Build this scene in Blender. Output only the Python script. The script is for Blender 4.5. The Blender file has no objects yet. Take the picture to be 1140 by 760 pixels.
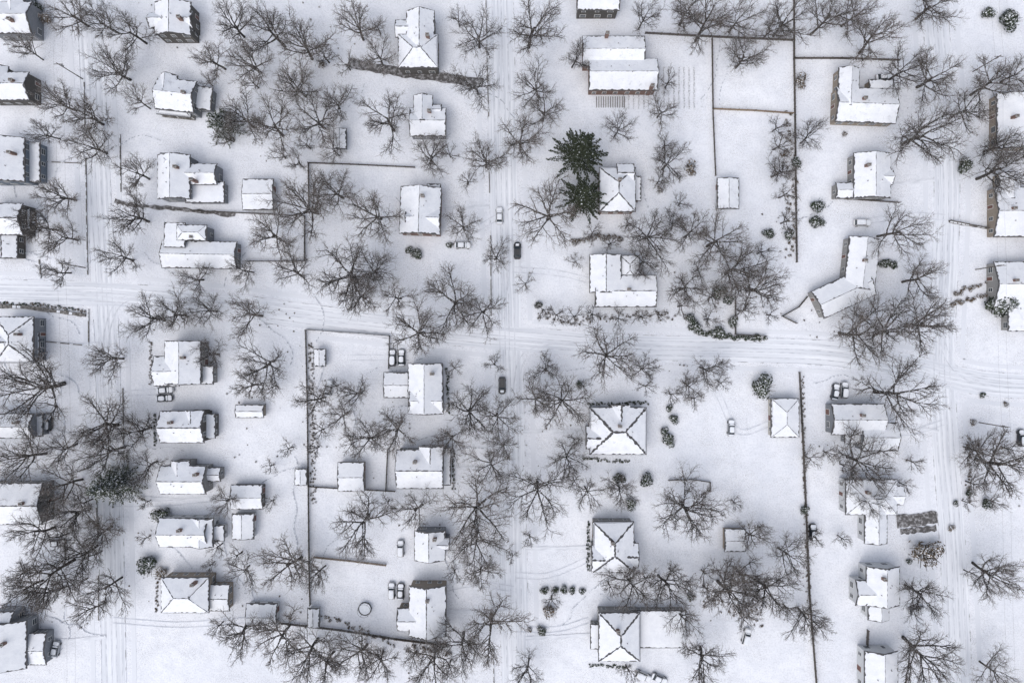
import bpy, math, random
import numpy as np
from mathutils import Vector, Matrix
random.seed(7); np.random.seed(7)
R=random.Random(11)
PX=0.25; CAMH=190.0
scene=bpy.context.scene
col=scene.collection
def G(px,py,h=0.0):
    k=PX*(CAMH-h)/CAMH
    return ((px-570)*k,(380-py)*k)

# ---------------------------------------------------------------- materials
def newmat(name):
    m=bpy.data.materials.new(name); m.use_nodes=True
    nt=m.node_tree; b=nt.nodes['Principled BSDF']
    return m,nt,b
def N(nt,t,**kw):
    n=nt.nodes.new(t)
    for k,v in kw.items():
        if k in n.inputs.keys(): n.inputs[k].default_value=v
        else: setattr(n,k,v)
    return n
def mixc(nt,fac,a,b):
    n=nt.nodes.new('ShaderNodeMix'); n.data_type='RGBA'
    for i,v in ((0,fac),(6,a),(7,b)):
        if isinstance(v,(float,int)): n.inputs[i].default_value=v
        elif isinstance(v,tuple): n.inputs[i].default_value=(v[0],v[1],v[2],1)
        else: nt.links.new(v,n.inputs[i])
    return n.outputs[2]
def mr(nt,val,a,b,c=0.0,d=1.0):
    n=nt.nodes.new('ShaderNodeMapRange'); nt.links.new(val,n.inputs[0])
    n.inputs[1].default_value=a;n.inputs[2].default_value=b;n.inputs[3].default_value=c;n.inputs[4].default_value=d
    return n.outputs[0]
def mul(nt,a,b,op='MULTIPLY'):
    n=nt.nodes.new('ShaderNodeMath'); n.operation=op
    for i,v in enumerate((a,b)):
        if isinstance(v,(float,int)): n.inputs[i].default_value=v
        else: nt.links.new(v,n.inputs[i])
    return n.outputs[0]
def noise(nt,vec,scale,detail=4,rough=0.5):
    n=N(nt,'ShaderNodeTexNoise'); n.inputs['Scale'].default_value=scale
    n.inputs['Detail'].default_value=detail; n.inputs['Roughness'].default_value=rough
    nt.links.new(vec,n.inputs['Vector']); return n.outputs[0]
def mapping(nt,vec,sc):
    n=N(nt,'ShaderNodeMapping'); n.inputs['Scale'].default_value=sc; nt.links.new(vec,n.inputs['Vector']); return n.outputs[0]
def bump(nt,b,h,strength,dist):
    n=N(nt,'ShaderNodeBump'); n.inputs['Strength'].default_value=strength; n.inputs['Distance'].default_value=dist
    nt.links.new(h,n.inputs['Height']); nt.links.new(n.outputs[0],b.inputs['Normal'])

def snow_ground():
    m,nt,b=newmat('snow_lawn'); g=N(nt,'ShaderNodeNewGeometry').outputs['Position']
    big=noise(nt,g,0.035,4,0.6); mid=noise(nt,g,0.25,5,0.65); fine=noise(nt,g,2.0,4,0.75); sp=noise(nt,g,5.5,2,0.6)
    c=mixc(nt,mr(nt,big,0.35,0.65),(0.87,0.89,0.94),(0.79,0.815,0.875))
    c=mixc(nt,mr(nt,mid,0.42,0.72,0,0.5),c,(0.66,0.69,0.755))
    c=mixc(nt,mr(nt,fine,0.48,0.76,0,0.55),c,(0.50,0.525,0.58))
    mask=mr(nt,noise(nt,g,0.09,3,0.65),0.43,0.60)
    s=mul(nt,mr(nt,sp,0.57,0.66,0,0.8),mask)
    c=mixc(nt,s,c,(0.20,0.175,0.15))
    nt.links.new(c,b.inputs['Base Color']); b.inputs['Roughness'].default_value=0.9
    bump(nt,b,mid,0.8,0.35)
    return m
def snow_road(name,lo,hi,vs=1.6,us=0.035):
    m,nt,b=newmat(name); uv=N(nt,'ShaderNodeTexCoord').outputs['UV']
    g=N(nt,'ShaderNodeNewGeometry').outputs['Position']
    st=noise(nt,mapping(nt,uv,(us,vs,1)),1.0,5,0.62)
    c=mixc(nt,mr(nt,st,0.38,0.66),hi,lo)
    st2=noise(nt,mapping(nt,uv,(us*0.5,vs*3,1)),1.0,3,0.6)
    c=mixc(nt,mr(nt,st2,0.58,0.72,0,0.35),c,tuple(x*0.72 for x in lo))
    f=noise(nt,g,1.3,5,0.7)
    c=mixc(nt,mr(nt,f,0.5,0.85,0,0.4),c,lo)
    nt.links.new(c,b.inputs['Base Color']); b.inputs['Roughness'].default_value=0.85
    return m
def noisemat(name,a,bc,scale=2.0,rough=0.85,lo=0.35,hi=0.65,detail=4,coord='Object'):
    m,nt,b=newmat(name); o=N(nt,'ShaderNodeTexCoord').outputs[coord]
    n=noise(nt,o,scale,detail,0.6)
    nt.links.new(mixc(nt,mr(nt,n,lo,hi),a,bc),b.inputs['Base Color']); b.inputs['Roughness'].default_value=rough
    return m
def roofsnow():
    m,nt,b=newmat('roof_snow'); g=N(nt,'ShaderNodeNewGeometry').outputs['Position']
    oi=N(nt,'ShaderNodeObjectInfo').outputs['Random']
    a=noise(nt,g,0.45,5,0.6); f=noise(nt,g,3.5,4,0.7)
    c=mixc(nt,mr(nt,a,0.36,0.72,0,0.85),(0.84,0.86,0.90),(0.72,0.745,0.80))
    thr=mul(nt,mr(nt,noise(nt,g,0.8,6,0.75),0.56,0.72),mr(nt,oi,0.2,1.0,0.0,0.8))
    c=mixc(nt,thr,c,(0.38,0.395,0.43))
    c=mixc(nt,mr(nt,f,0.52,0.8,0,0.4),c,(0.53,0.55,0.60))
    nt.links.new(c,b.inputs['Base Color']); b.inputs['Roughness'].default_value=0.9
    bump(nt,b,a,0.5,0.2)
    return m
def plant(name,c1,c2,snow,amount,nz=0.2,scale=3.0):
    m,nt,b=newmat(name); geo=N(nt,'ShaderNodeNewGeometry'); g=geo.outputs['Position']
    sx=N(nt,'ShaderNodeSeparateXYZ'); nt.links.new(geo.outputs['Normal'],sx.inputs[0])
    oi=N(nt,'ShaderNodeObjectInfo').outputs['Random']
    n=noise(nt,g,scale,1,0.6)
    c=mixc(nt,oi,c1,c2)
    up=mul(nt,mr(nt,sx.outputs[2],nz,nz+0.3),mr(nt,n,0.62-amount,0.68-amount))
    c=mixc(nt,up,c,snow)
    nt.links.new(c,b.inputs['Base Color']); b.inputs['Roughness'].default_value=0.9
    return m
def brickmat(name,a,bc):
    m,nt,b=newmat(name); o=N(nt,'ShaderNodeTexCoord').outputs['Object']
    n=noise(nt,mapping(nt,o,(1,1,9)),1.6,4,0.6)
    nt.links.new(mixc(nt,mr(nt,n,0.35,0.65),a,bc),b.inputs['Base Color']); b.inputs['Roughness'].default_value=0.9
    return m
M={}
M['ground']=snow_ground()
M['road']=snow_road('packed_snow_road',(0.64,0.67,0.73),(0.85,0.875,0.925))
M['path']=snow_road('packed_snow_path',(0.64,0.665,0.72),(0.82,0.845,0.90),1.2,0.3)
M['track']=snow_road('tyre_track_snow',(0.54,0.565,0.62),(0.78,0.805,0.86),1.0,0.4)
M['trail']=noisemat('trodden_snow',(0.44,0.465,0.52),(0.82,0.845,0.89),1.6,.9,.44,.54)
M['asphalt']=noisemat('wet_asphalt',(0.08,0.075,0.075),(0.5,0.5,0.52),1.2,0.6,0.45,0.75)
M['kerb']=noisemat('kerb_concrete',(0.34,0.345,0.36),(0.80,0.82,0.87),0.35,0.9,0.36,0.50)
M['rsnow']=roofsnow()
M['snow']=noisemat('fresh_snow',(0.84,0.865,0.91),(0.74,0.77,0.825),1.5)
M['shingle']=noisemat('asphalt_shingle',(0.045,0.045,0.05),(0.12,0.115,0.115),4)
M['glass'],nt,b=newmat('window_glass'); b.inputs['Base Color'].default_value=(0.03,0.04,0.05,1); b.inputs['Roughness'].default_value=0.1
M['trim']=noisemat('painted_trim',(0.7,0.7,0.68),(0.8,0.8,0.78),3,0.6)
M['door']=noisemat('door_paint',(0.12,0.05,0.04),(0.16,0.07,0.05),3,0.5)
walls={'white':((0.52,0.53,0.54),(0.66,0.67,0.68)),'cream':((0.42,0.40,0.36),(0.52,0.50,0.45)),'grey':((0.17,0.18,0.195),(0.26,0.27,0.29)),
 'blue':((0.12,0.15,0.19),(0.20,0.23,0.27)),'brick':((0.14,0.085,0.068),(0.25,0.17,0.14)),'tan':((0.24,0.20,0.16),(0.33,0.285,0.235)),'dark':((0.06,0.056,0.052),(0.12,0.113,0.105)),'stone':((0.22,0.215,0.21),(0.34,0.335,0.325))}
for k,(a,b_) in walls.items(): M['w_'+k]=brickmat('wall_'+k,a,b_)
M['wood']=noisemat('weathered_wood',(0.05,0.042,0.037),(0.14,0.12,0.10),3)
M['tanwood']=noisemat('cedar_wood',(0.2,0.14,0.09),(0.34,0.26,0.18),3)
M['stonewall']=noisemat('dry_stone',(0.08,0.073,0.066),(0.28,0.27,0.26),1.5)
M['bark']=plant('tree_bark',(0.036,0.031,0.028),(0.066,0.057,0.050),(0.75,0.77,0.81),0.02)
M['twig']=plant('fine_twigs',(0.072,0.058,0.050),(0.135,0.112,0.098),(0.75,0.77,0.81),0.03)
M['needle']=plant('pine_needles',(0.020,0.029,0.014),(0.034,0.042,0.022),(0.65,0.68,0.72),-0.03,0.3,2.0)
M['yew']=plant('evergreen_leaves',(0.025,0.038,0.021),(0.048,0.060,0.034),(0.75,0.77,0.81),0.08,0.2,2.5)
M['brown']=plant('dead_leaves',(0.09,0.065,0.04),(0.14,0.10,0.062),(0.75,0.77,0.81),0.10,0.2,2.5)
M['steel']=noisemat('galvanised_steel',(0.2,0.2,0.21),(0.3,0.3,0.31),6,0.5)
M['rubber']=noisemat('tyre_rubber',(0.02,0.02,0.02),(0.04,0.04,0.04),6)
for k,c in {'black':(0.015,0.016,0.02),'white':(0.7,0.7,0.7),'silver':(0.35,0.36,0.38),'red':(0.25,0.03,0.02),'blue':(0.04,0.08,0.18),'dark':(0.05,0.05,0.06)}.items():
    m,nt,b=newmat('car_paint_'+k); 
    o=N(nt,'ShaderNodeTexCoord').outputs['Object']; n=noise(nt,o,4,3)
    nt.links.new(mixc(nt,mr(nt,n,0.5,0.8,0,0.5),c,tuple(min(1,x+0.08) for x in c)),b.inputs['Base Color'])
    b.inputs['Roughness'].default_value=0.35; b.inputs['Metallic'].default_value=0.2; b.inputs['Coat Weight'].default_value=0.4
    M['car_'+k]=m
M['lamp'],nt,b=newmat('lamp_lens'); b.inputs['Base Color'].default_value=(0.5,0.5,0.45,1)
M['tail'],nt,b=newmat('tail_lens'); b.inputs['Base Color'].default_value=(0.3,0.01,0.01,1)

# ---------------------------------------------------------------- mesh helper
class MB:
    def __init__(s): s.v=[];s.f=[];s.m=[];s.mats=[]
    def mi(s,mat):
        if mat not in s.mats: s.mats.append(mat)
        return s.mats.index(mat)
    def poly(s,pts,mat):
        n=len(s.v); s.v+=[tuple(p) for p in pts]; s.f.append(tuple(range(n,n+len(pts)))); s.m.append(s.mi(mat))
    def prism(s,top,dz,mat,side=None):
        n=len(s.v);k=len(top)
        s.v+=[tuple(p) for p in top]+[(p[0],p[1],p[2]-dz) for p in top]
        a=s.mi(mat); sd=s.mi(side or mat)
        s.f.append(tuple(range(n,n+k))); s.m.append(a)
        s.f.append(tuple(range(n+2*k-1,n+k-1,-1))); s.m.append(sd)
        for i in range(k):
            j=(i+1)%k; s.f.append((n+i,n+k+i,n+k+j,n+j)); s.m.append(sd)
    def box(s,x0,y0,z0,x1,y1,z1,mat):
        s.prism([(x0,y0,z1),(x1,y0,z1),(x1,y1,z1),(x0,y1,z1)],z1-z0,mat)
    def obox(s,p,q,w,z0,z1,mat,za=None):
        dx,dy=q[0]-p[0],q[1]-p[1]; L=math.hypot(dx,dy) or 1e-6; nx,ny=-dy/L*w/2,dx/L*w/2
        s.prism([(p[0]-nx,p[1]-ny,z1),(q[0]-nx,q[1]-ny,z1),(q[0]+nx,q[1]+ny,z1),(p[0]+nx,p[1]+ny,z1)],z1-z0,mat)
    def tube(s,p,q,r0,r1,n,mat):
        p=Vector(p);q=Vector(q);d=(q-p).normalized(); u=d.orthogonal().normalized(); w=d.cross(u)
        b=len(s.v); a=s.mi(mat)
        for c,r in((p,r0),(q,r1)):
            for i in range(n):
                t=2*math.pi*i/n; s.v.append(tuple(c+(u*math.cos(t)+w*math.sin(t))*r))
        for i in range(n):
            j=(i+1)%n; s.f.append((b+i,b+j,b+n+j,b+n+i)); s.m.append(a)
        s.f.append(tuple(range(b+n-1,b-1,-1))); s.m.append(a); s.f.append(tuple(range(b+n,b+2*n))); s.m.append(a)
    def mesh(s,name):
        me=bpy.data.meshes.new(name); me.from_pydata(s.v,[],s.f)
        for m in s.mats: me.materials.append(M[m])
        me.polygons.foreach_set('material_index',s.m); me.update(); return me
def obj(name,me,loc=(0,0,0),rz=0,sc=(1,1,1),parent=None):
    o=bpy.data.objects.new(name,me); o.location=loc; o.rotation_euler=(0,0,rz); o.scale=sc
    if parent: o.parent=parent
    col.objects.link(o); return o

# ---------------------------------------------------------------- ground
mb=MB(); S=3000
mb.poly([(-S,-S,0),(S,-S,0),(S,S,0),(-S,S,0)],'ground'); obj('snowy_ground',mb.mesh('ground'))

def smooth(pts,n=8):
    P=[Vector(p) for p in pts]; P=[P[0]*2-P[1]]+P+[P[-1]*2-P[-2]]; out=[]
    for i in range(1,len(P)-2):
        for k in range(n):
            t=k/n; a,b,c,d=P[i-1],P[i],P[i+1],P[i+2]
            out.append(0.5*((2*b)+(c-a)*t+(2*a-5*b+4*c-d)*t*t+(3*b-a-3*c+d)*t**3))
    out.append(P[-2]); return out
def ribbon(name,pts,w,mat,z,off=0.0,wob=0.0,sm=8):
    P=smooth([G(*p) for p in pts],sm) if sm else [Vector(G(*p)) for p in pts]
    v=[];uv=[];f=[];u=0
    for i,p in enumerate(P):
        a=P[max(0,i-1)];b=P[min(len(P)-1,i+1)]; d=(b-a).normalized(); n=Vector((-d.y,d.x))
        if i: u+=(p-P[i-1]).length
        for s in(-1,1):
            q=p+n*(off+s*w/2+R.uniform(-wob,wob)); v.append((q.x,q.y,z)); uv.append((u,s*w/2+off*3))
        if i: k=2*i; f.append((k-2,k,k+1,k-1)[::1])
    me=bpy.data.meshes.new(name); me.from_pydata(v,[],f); me.materials.append(M[mat])
    l=me.uv_layers.new()
    for lp in me.loops: l.data[lp.index].uv=uv[lp.vertex_index]
    me.update(); 
    if me.polygons[0].normal.z<0: me.flip_normals()
    return obj(name,me)
roads={
 'left':([(60,-900),(92,-200),(99,0),(109,200),(117,340),(121,450),(124,600),(127,760),(132,1000),(140,1700)],6.6),
 'mid':([(540,-900),(550,-200),(556,0),(560,200),(566,380),(570,560),(574,760),(580,1000),(590,1700)],7.6),
 'right':([(1020,-900),(1030,-200),(1040,0),(1048,100),(1054,200),(1052,300),(1048,400),(1053,500),(1060,600),(1068,760),(1078,1000),(1090,1700)],7.0)}
cross=[(-1200,300),(-300,318),(0,325),(120,328),(250,340),(340,352),(450,365),(560,376),(700,386),(850,390),(930,394),(1000,406),(1060,420),(1140,430),(1400,436),(2400,450)]
for k,(p,w) in roads.items():
    ribbon('street',p,w,'road',0.012,wob=0.15)
ribbon('cross_street',cross,6.6,'road',0.024,wob=0.15)
def offline(pts,w,side):
    P=smooth([G(*p) for p in pts],8); out=[]
    for i,p in enumerate(P):
        a=P[max(0,i-1)];b=P[min(len(P)-1,i+1)]; d=(b-a).normalized(); n=Vector((-d.y,d.x)); out.append(p+n*side*w)
    return out
def distline(p,line): return min((p-q).length for q in line)
crossP=smooth([G(*p) for p in cross],30)
vertP=[q for k,(p,w) in roads.items() for q in smooth([G(*c) for c in p],60)]
def resample(P,step):
    out=[P[0]]
    for a,b in zip(P,P[1:]):
        L=(b-a).length;n=max(1,int(L/step)); out+=[a+(b-a)*(i/n) for i in range(1,n+1)]
    return out
def striped(name,line,w,z0,z1,mat,avoid,gap):
    mb=MB(); L=[p for p in resample(line,3.0) ]
    for a,b in zip(L,L[1:]):
        if abs(a.x)>220 or abs(a.y)>180: continue
        if distline(a,avoid)<gap or distline(b,avoid)<gap: continue
        mb.obox(a,b,w,z0,z1,mat)
    if mb.v: obj(name,mb.mesh(name))
for k,(p,w) in roads.items():
    for sd in(-1,1):
        striped('kerb',offline(p,w/2+0.12,sd),0.16,0,0.12,'kerb',crossP,5.2)
        striped('sidewalk',offline(p,w/2+2.4,sd),1.3,0,0.05,'path',crossP,5.2)
for sd in(-1,1):
    striped('kerb',offline(cross,3.42,sd),0.16,0,0.12,'kerb',vertP,5.6)
    striped('sidewalk',offline(cross,5.2,sd),1.2,0,0.05,'path',vertP,5.6)
zc=[0.034]
def track(pts,gauge=1.5,w=0.28,name='tyre_track'):
    for s in(-1,1):
        zc[0]+=0.0025
        ribbon(name,pts,w,'track',zc[0],off=s*gauge/2,wob=0.04)
for k,(p,w) in roads.items():
    for o in(-5.5,5.5): track([(a+o+R.uniform(-1.5,1.5),b) for a,b in p])
track([(a,b+5) for a,b in cross]); track([(a,b-5) for a,b in cross])
track([(560,250),(561,330),(552,362),(520,371),(440,362)]); track([(577,480),(576,420),(590,392),(640,385),(700,386)])
track([(1050,300),(1047,370),(1070,416),(1130,430)]); track([(118,440),(119,370),(140,333),(200,336)])
drive=[[(570,300),(620,304),(655,312)],[(574,640),(612,640),(655,622)],[(572,655),(520,650),(450,668)],
 [(560,238),(520,262),(508,274)],[(390,398),(436,398)],[(118,440),(150,437),(185,436)],
 [(1052,242),(1010,240),(955,248)],[(800,440),(822,480),(860,470)],
 [(120,560),(180,560),(262,552)],[(1050,470),(1020,480),(1000,482)],[(126,690),(200,695),(272,690)],[(575,700),(620,700),(655,690)]]
for i,d in enumerate(drive): track(d,w=0.22)
for d in [[(126,552),(200,556),(258,552)],[(580,208),(630,212),(664,212)],[(582,480),(620,480),(655,480)],[(585,610),(630,610),(658,608)],[(585,710),(625,708),(657,706)],
          [(1040,200),(1000,205),(990,205)],[(1045,480),(1015,476),(1000,476)],[(545,230),(500,232),(490,232)],[(555,432),(500,434)],[(560,520),(505,520)],[(565,680),(500,680)],[(100,102),(60,98),(36,98)],[(106,182),(60,180),(44,180)],[(110,382),(70,384),(45,382)],[(118,708),(80,712),(50,712)]]:
    ribbon('garden_path',d,1.0,'path',0.13,wob=0.1)
for i in range(70):
    x=R.choice([R.uniform(150,520),R.uniform(600,1020),R.uniform(0,90)]); y=R.uniform(10,750); a=R.uniform(0,6.28); pts=[]
    for k in range(R.randint(5,11)):
        pts.append((x,y)); a+=R.uniform(-.6,.6); x+=math.cos(a)*12; y+=math.sin(a)*12
    ribbon('footprint_trail',pts,.27,'trail',0.135+i*.0008,wob=.06)
ribbon('driveway',[(388,70),(430,78),(470,84),(538,93)],2.6,'asphalt',0.2,wob=0.25)
ribbon('driveway',[(998,580),(1020,578),(1043,575)],3.4,'asphalt',0.2,wob=0.3)
ribbon('driveway',[(1002,591),(1020,590),(1042,587)],1.6,'asphalt',0.21,wob=0.3)
ribbon('driveway',[(128,224),(150,229),(200,233),(262,240)],1.0,'asphalt',0.21,wob=0.3)

# ---------------------------------------------------------------- houses
def facets(t,a,b,r):
    if t=='gx': return [([(-a,-b,0),(a,-b,0),(a,0,r),(-a,0,r)],'ooio'),([(a,b,0),(-a,b,0),(-a,0,r),(a,0,r)],'ooio')]
    if t=='gy': return [([(a,-b,0),(a,b,0),(0,b,r),(0,-b,r)],'ooio'),([(-a,b,0),(-a,-b,0),(0,-b,r),(0,b,r)],'ooio')]
    if t in('h','p'):
        if a>=b:
            k=max(a-b*0.95,0.25)
            return [([(-a,-b,0),(a,-b,0),(k,0,r),(-k,0,r)],'oiii'),([(a,b,0),(-a,b,0),(-k,0,r),(k,0,r)],'oiii'),([(a,-b,0),(a,b,0),(k,0,r)],'oii'),([(-a,b,0),(-a,-b,0),(-k,0,r)],'oii')]
        k=max(b-a*0.95,0.25)
        return [([(a,-b,0),(a,b,0),(0,k,r),(0,-k,r)],'oiii'),([(-a,b,0),(-a,-b,0),(0,-k,r),(0,k,r)],'oiii'),([(-a,-b,0),(a,-b,0),(0,-k,r)],'oii'),([(a,b,0),(-a,b,0),(0,k,r)],'oii')]
    z={'f':(0,0,0,0),'sD':(0,0,r,r),'sU':(r,r,0,0),'sL':(0,r,r,0),'sR':(r,0,0,r)}[t]
    return [([(-a,-b,z[0]),(a,-b,z[1]),(a,b,z[2]),(-a,b,z[3])],'oooo')]
def house(kind,blocks,wall='white',rot=0,melt=0.13,chim=(),cov=1.0):
    b0=blocks[0]; hx,hy=G((b0[0]+b0[2])/2,(b0[1]+b0[3])/2,b0[5])
    e=bpy.data.objects.new(kind,None); e.location=(hx,hy,0); e.rotation_euler=(0,0,math.radians(rot)); e.empty_display_size=2; col.objects.link(e)
    W=MB();Rf=MB();Sn=MB();Wi=MB();Dr=MB();Po=MB()
    OV=0.42
    for bi,(x0,y0,x1,y1,t,h,r) in enumerate(blocks):
        ax,ay=G(x0,y1,h);bx,by=G(x1,y0,h); cx,cy=(ax+bx)/2-hx,(ay+by)/2-hy; a,b=(bx-ax)/2,(by-ay)/2
        wa,wb=a-OV,b-OV
        mat='w_'+wall
        if t=='gx':
            s=r/b; zt=h+s*OV-0.22; za=h+r-0.24
            n=len(W.v); pr=[(-wb,0),(wb,0),(wb,zt),(0,za),(-wb,zt)]
            for sx in(-wa,wa): W.v+=[(cx+sx,cy+y,z) for y,z in pr]
        elif t=='gy':
            s=r/a; zt=h+s*OV-0.22; za=h+r-0.24
            n=len(W.v); pr=[(wa,0),(-wa,0),(-wa,zt),(0,za),(wa,zt)]
            for sy in(-wb,wb): W.v+=[(cx+x,cy+sy,z) for x,z in pr]
        if t in('gx','gy'):
            mi=W.mi(mat)
            W.f.append((n+4,n+3,n+2,n+1,n)); W.f.append((n+5,n+6,n+7,n+8,n+9)); W.m+=[mi,mi]
            for i in range(5): W.f.append((n+i,n+(i+1)%5,n+5+(i+1)%5,n+5+i)); W.m.append(mi)
            zt_=zt
        elif t=='p':
            for sx in(-1,0,1):
                for sy in(-1,1): W.box(cx+sx*wa-0.09,cy+sy*wb-0.09,0,cx+sx*wa+0.09,cy+sy*wb+0.09,h-0.15,'trim')
            W.box(cx-wa-0.2,cy-wb-0.2,0,cx+wa+0.2,cy+wb+0.2,0.45,'stonewall'); zt_=h
        else:
            zt_=h-0.2; W.box(cx-wa,cy-wb,0,cx+wa,cy+wb,zt_,mat)
        if t!='p' and min(a,b)>1.6:
            rows=[1.0]+([3.9] if h>5 else [])
            for (ux,uy,hl,nx,ny) in((1,0,wa,0,-1),(1,0,wa,0,1),(0,1,wb,1,0),(0,1,wb,-1,0)):
                off=wb if ny else wa; nw=max(1,int(hl*2/2.9))
                for z in rows:
                    if z+1.45>zt_: continue
                    for i in range(nw):
                        p=(i+0.5)/nw*2*hl-hl+R.uniform(-0.25,0.25); ww=R.choice([0.45,0.5,0.75]) if hl>2 else 0.4
                        isdoor=(bi==0 and z==1.0 and i==nw//2 and nx!=0)
                        z0,z1=(0.3,2.4) if isdoor else (z,z+1.4)
                        mx,my=cx+nx*off+ux*p,cy+ny*off+uy*p
                        for (e1,o0,m_,B) in((0.1,0.05,'trim',Wi),(0.0,0.07,'door' if isdoor else 'glass',Dr if isdoor else Wi)):
                            B.box(mx-ux*(ww+e1)-(0.02 if nx else 0)-(o0-0.02 if nx<0 else 0), my-uy*(ww+e1)-(0.02 if ny else 0)-(o0-0.02 if ny<0 else 0), z0-e1,
                                  mx+ux*(ww+e1)+(0.02 if nx else 0)+(o0-0.02 if nx>0 else 0), my+uy*(ww+e1)+(0.02 if ny else 0)+(o0-0.02 if ny>0 else 0), z1+e1,m_)
                        if not isdoor:
                            B=Wi; zz=(z0+z1)/2
                            B.box(mx-ux*ww-(0.09 if nx<0 else 0),my-uy*ww-(0.09 if ny<0 else 0),zz-0.04,mx+ux*ww+(0.09 if nx>0 else 0),my+uy*ww+(0.09 if ny>0 else 0),zz+0.04,'trim')
        hz=h+bi*0.013
        for pts,fl in facets(t,a,b,r):
            P=[Vector((p[0]+cx,p[1]+cy,p[2]+hz)) for p in pts]
            Rf.prism(P,0.2,'shingle')
            out=[]
            for i,p in enumerate(P):
                q=P[(i+1)%len(P)]; L=(q-p).length; n=max(2,int(L/0.45))
                d=(q-p)/max(L,1e-6); nrm=(P[1]-P[0]).cross(P[2]-P[0]).normalized(); inw=nrm.cross(d)
                for k in range(n):
                    if fl[i]=='o': j=0.14+R.random()**2*0.4
                    else: j=(melt*(0.15+R.random()*0.9) if melt else 0.0)
                    if k==0:
                        pp=P[i-1]; d0=(p-pp).normalized(); j0=0.14 if fl[i-1]=='o' else melt*0.35
                        jj=0.14 if fl[i]=='o' else melt*0.35
                        cr=max(0.25,abs(d0.cross(d).dot(nrm)))
                        out.append(p+ (d*(j0) - d0*(jj))/cr)
                    else: out.append(p+d*L*k/n+inw*j)
            th=0.14
            Sn.prism([o+Vector((0,0,th)) for o in out],th+0.005,'rsnow')
        if t in('gx','gy','h') and h>3 and a*b>12:
            for _ in range(3):
                vx=cx+R.uniform(-.5,.5)*a;vy=cy+R.uniform(-.4,.4)*b
                zr=h+r*(1-(abs(vy-cy)/b if (t=='gx' or a>=b) else abs(vx-cx)/a))
                Rf.tube((vx,vy,zr-0.4),(vx,vy,zr+0.55),0.12,0.12,6,'steel')
    Ch=MB()
    for (x,y) in chim:
        t0=blocks[0]; hh=t0[5]+t0[6]; x_,y_=G(x,y,hh); x_-=hx;y_-=hy
        Ch.box(x_-.45,y_-.35,0.5,x_+.45,y_+.35,hh+0.9,'w_brick'); Ch.box(x_-.52,y_-.42,hh+0.9,x_+.52,y_+.42,hh+1.02,'w_stone')
        Ch.tube((x_-.18,y_,hh+1.0),(x_-.18,y_,hh+1.35),.14,.12,8,'w_brick'); Ch.tube((x_+.2,y_,hh+1.0),(x_+.2,y_,hh+1.3),.14,.12,8,'w_dark')
    for nme,B in(('walls',W),('roof',Rf),('snow_layer',Sn),('windows',Wi),('door',Dr),('chimney',Ch)):
        if B.v: obj(nme,B.mesh(nme),parent=e)
    return e
D='detached_house'
house(D,[(-12,2,36,38,'gx',5.2,2.4),(8,-12,28,20,'gy',5.0,2.0)],'grey',chim=[(12,22)])
house(D,[(-22,80,33,112,'gx',5.2,2.2),(-6,74,10,96,'gy',5.0,1.8),(28,86,37,110,'sR',2.8,.5)],'dark',melt=.2,chim=[(14,90)])
house(D,[(-18,153,28,203,'gy',5.8,2.6),(24,158,45,203,'f',3.4,0)],'blue',melt=0.3,chim=[(12,170)])
house(D,[(-22,226,26,262,'gx',5.4,2.2),(20,232,34,256,'sR',3.0,0.5),(-10,258,20,288,'gy',3.6,1.2)],'dark',melt=0.35)
house(D,[(-6,352,38,404,'h',5.4,2.2),(-12,366,20,396,'gx',5.2,2.3),(30,370,44,398,'sR',3.2,.6)],'grey',melt=0.35,chim=[(20,372)])
house(D,[(-10,460,38,488,'gx',5.0,2.2),(34,462,48,486,'sR',3.0,.5)],'grey',chim=[(18,470)])
house(D,[(-20,537,48,584,'gx',5.2,2.4)],'stone',melt=0.3,chim=[(25,560)])
house(D,[(-16,690,30,744,'gy',5.2,2.6),(24,704,52,740,'gx',3.6,1.2),(-12,680,16,700,'gx',5.0,1.6)],'grey',chim=[(4,716)])
# second column
house(D,[(172,2,213,40,'gy',5.6,2.3),(166,14,215,32,'gx',5.2,1.8)],'dark',melt=.2,chim=[(200,20)])
house(D,[(174,88,218,124,'gx',5.4,2.4),(176,84,196,108,'gy',5.2,2.2),(212,94,236,120,'sR',3.3,.7),(176,116,215,130,'p',3.0,.6)],'grey',rot=-6,chim=[(205,102)])
house(D,[(175,172,212,222,'gy',5.6,2.2),(196,182,242,206,'gx',4.6,1.8),(178,170,200,190,'h',5.8,1.6),(206,202,250,226,'f',3.4,0)],'grey',chim=[(196,186),(214,200)])
house('garage',[(270,199,305,234,'gx',2.8,1.0)],'white')
house(D,[(180,268,264,299,'gx',3.6,1.6),(182,248,206,276,'f',5.2,0),(196,250,230,268,'h',5.4,0.9)],'grey',rot=-1,chim=[(214,264)])
house(D,[(183,379,224,428,'gy',5.4,2.2),(171,396,200,430,'gx',4.8,1.8),(218,407,238,428,'f',3.3,0)],'stone',chim=[(204,398)])
house(D,[(178,457,228,493,'gx',5.4,2.3),(206,456,226,480,'gy',5.2,2.1),(224,460,240,488,'sR',3.0,.6)],'dark',melt=0.3,chim=[(190,470)])
house('garden_shed',[(262,450,294,465,'gx',2.5,.6)],'tan')
house(D,[(178,518,230,550,'gx',5.0,2.3),(226,520,246,536,'gx',3.2,.8),(190,512,212,536,'gy',4.8,1.9)],'stone',melt=0.2,chim=[(218,528)])
house('garage',[(257,539,293,567,'gx',2.8,1.0)],'dark'); house('garage',[(258,571,283,600,'gy',2.8,1.0)],'white')
house(D,[(177,576,232,609,'gx',5.0,2.3),(212,576,238,609,'gy',4.8,1.7),(234,584,250,602,'sR',3.1,.5)],'white',chim=[(200,590)])
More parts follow.
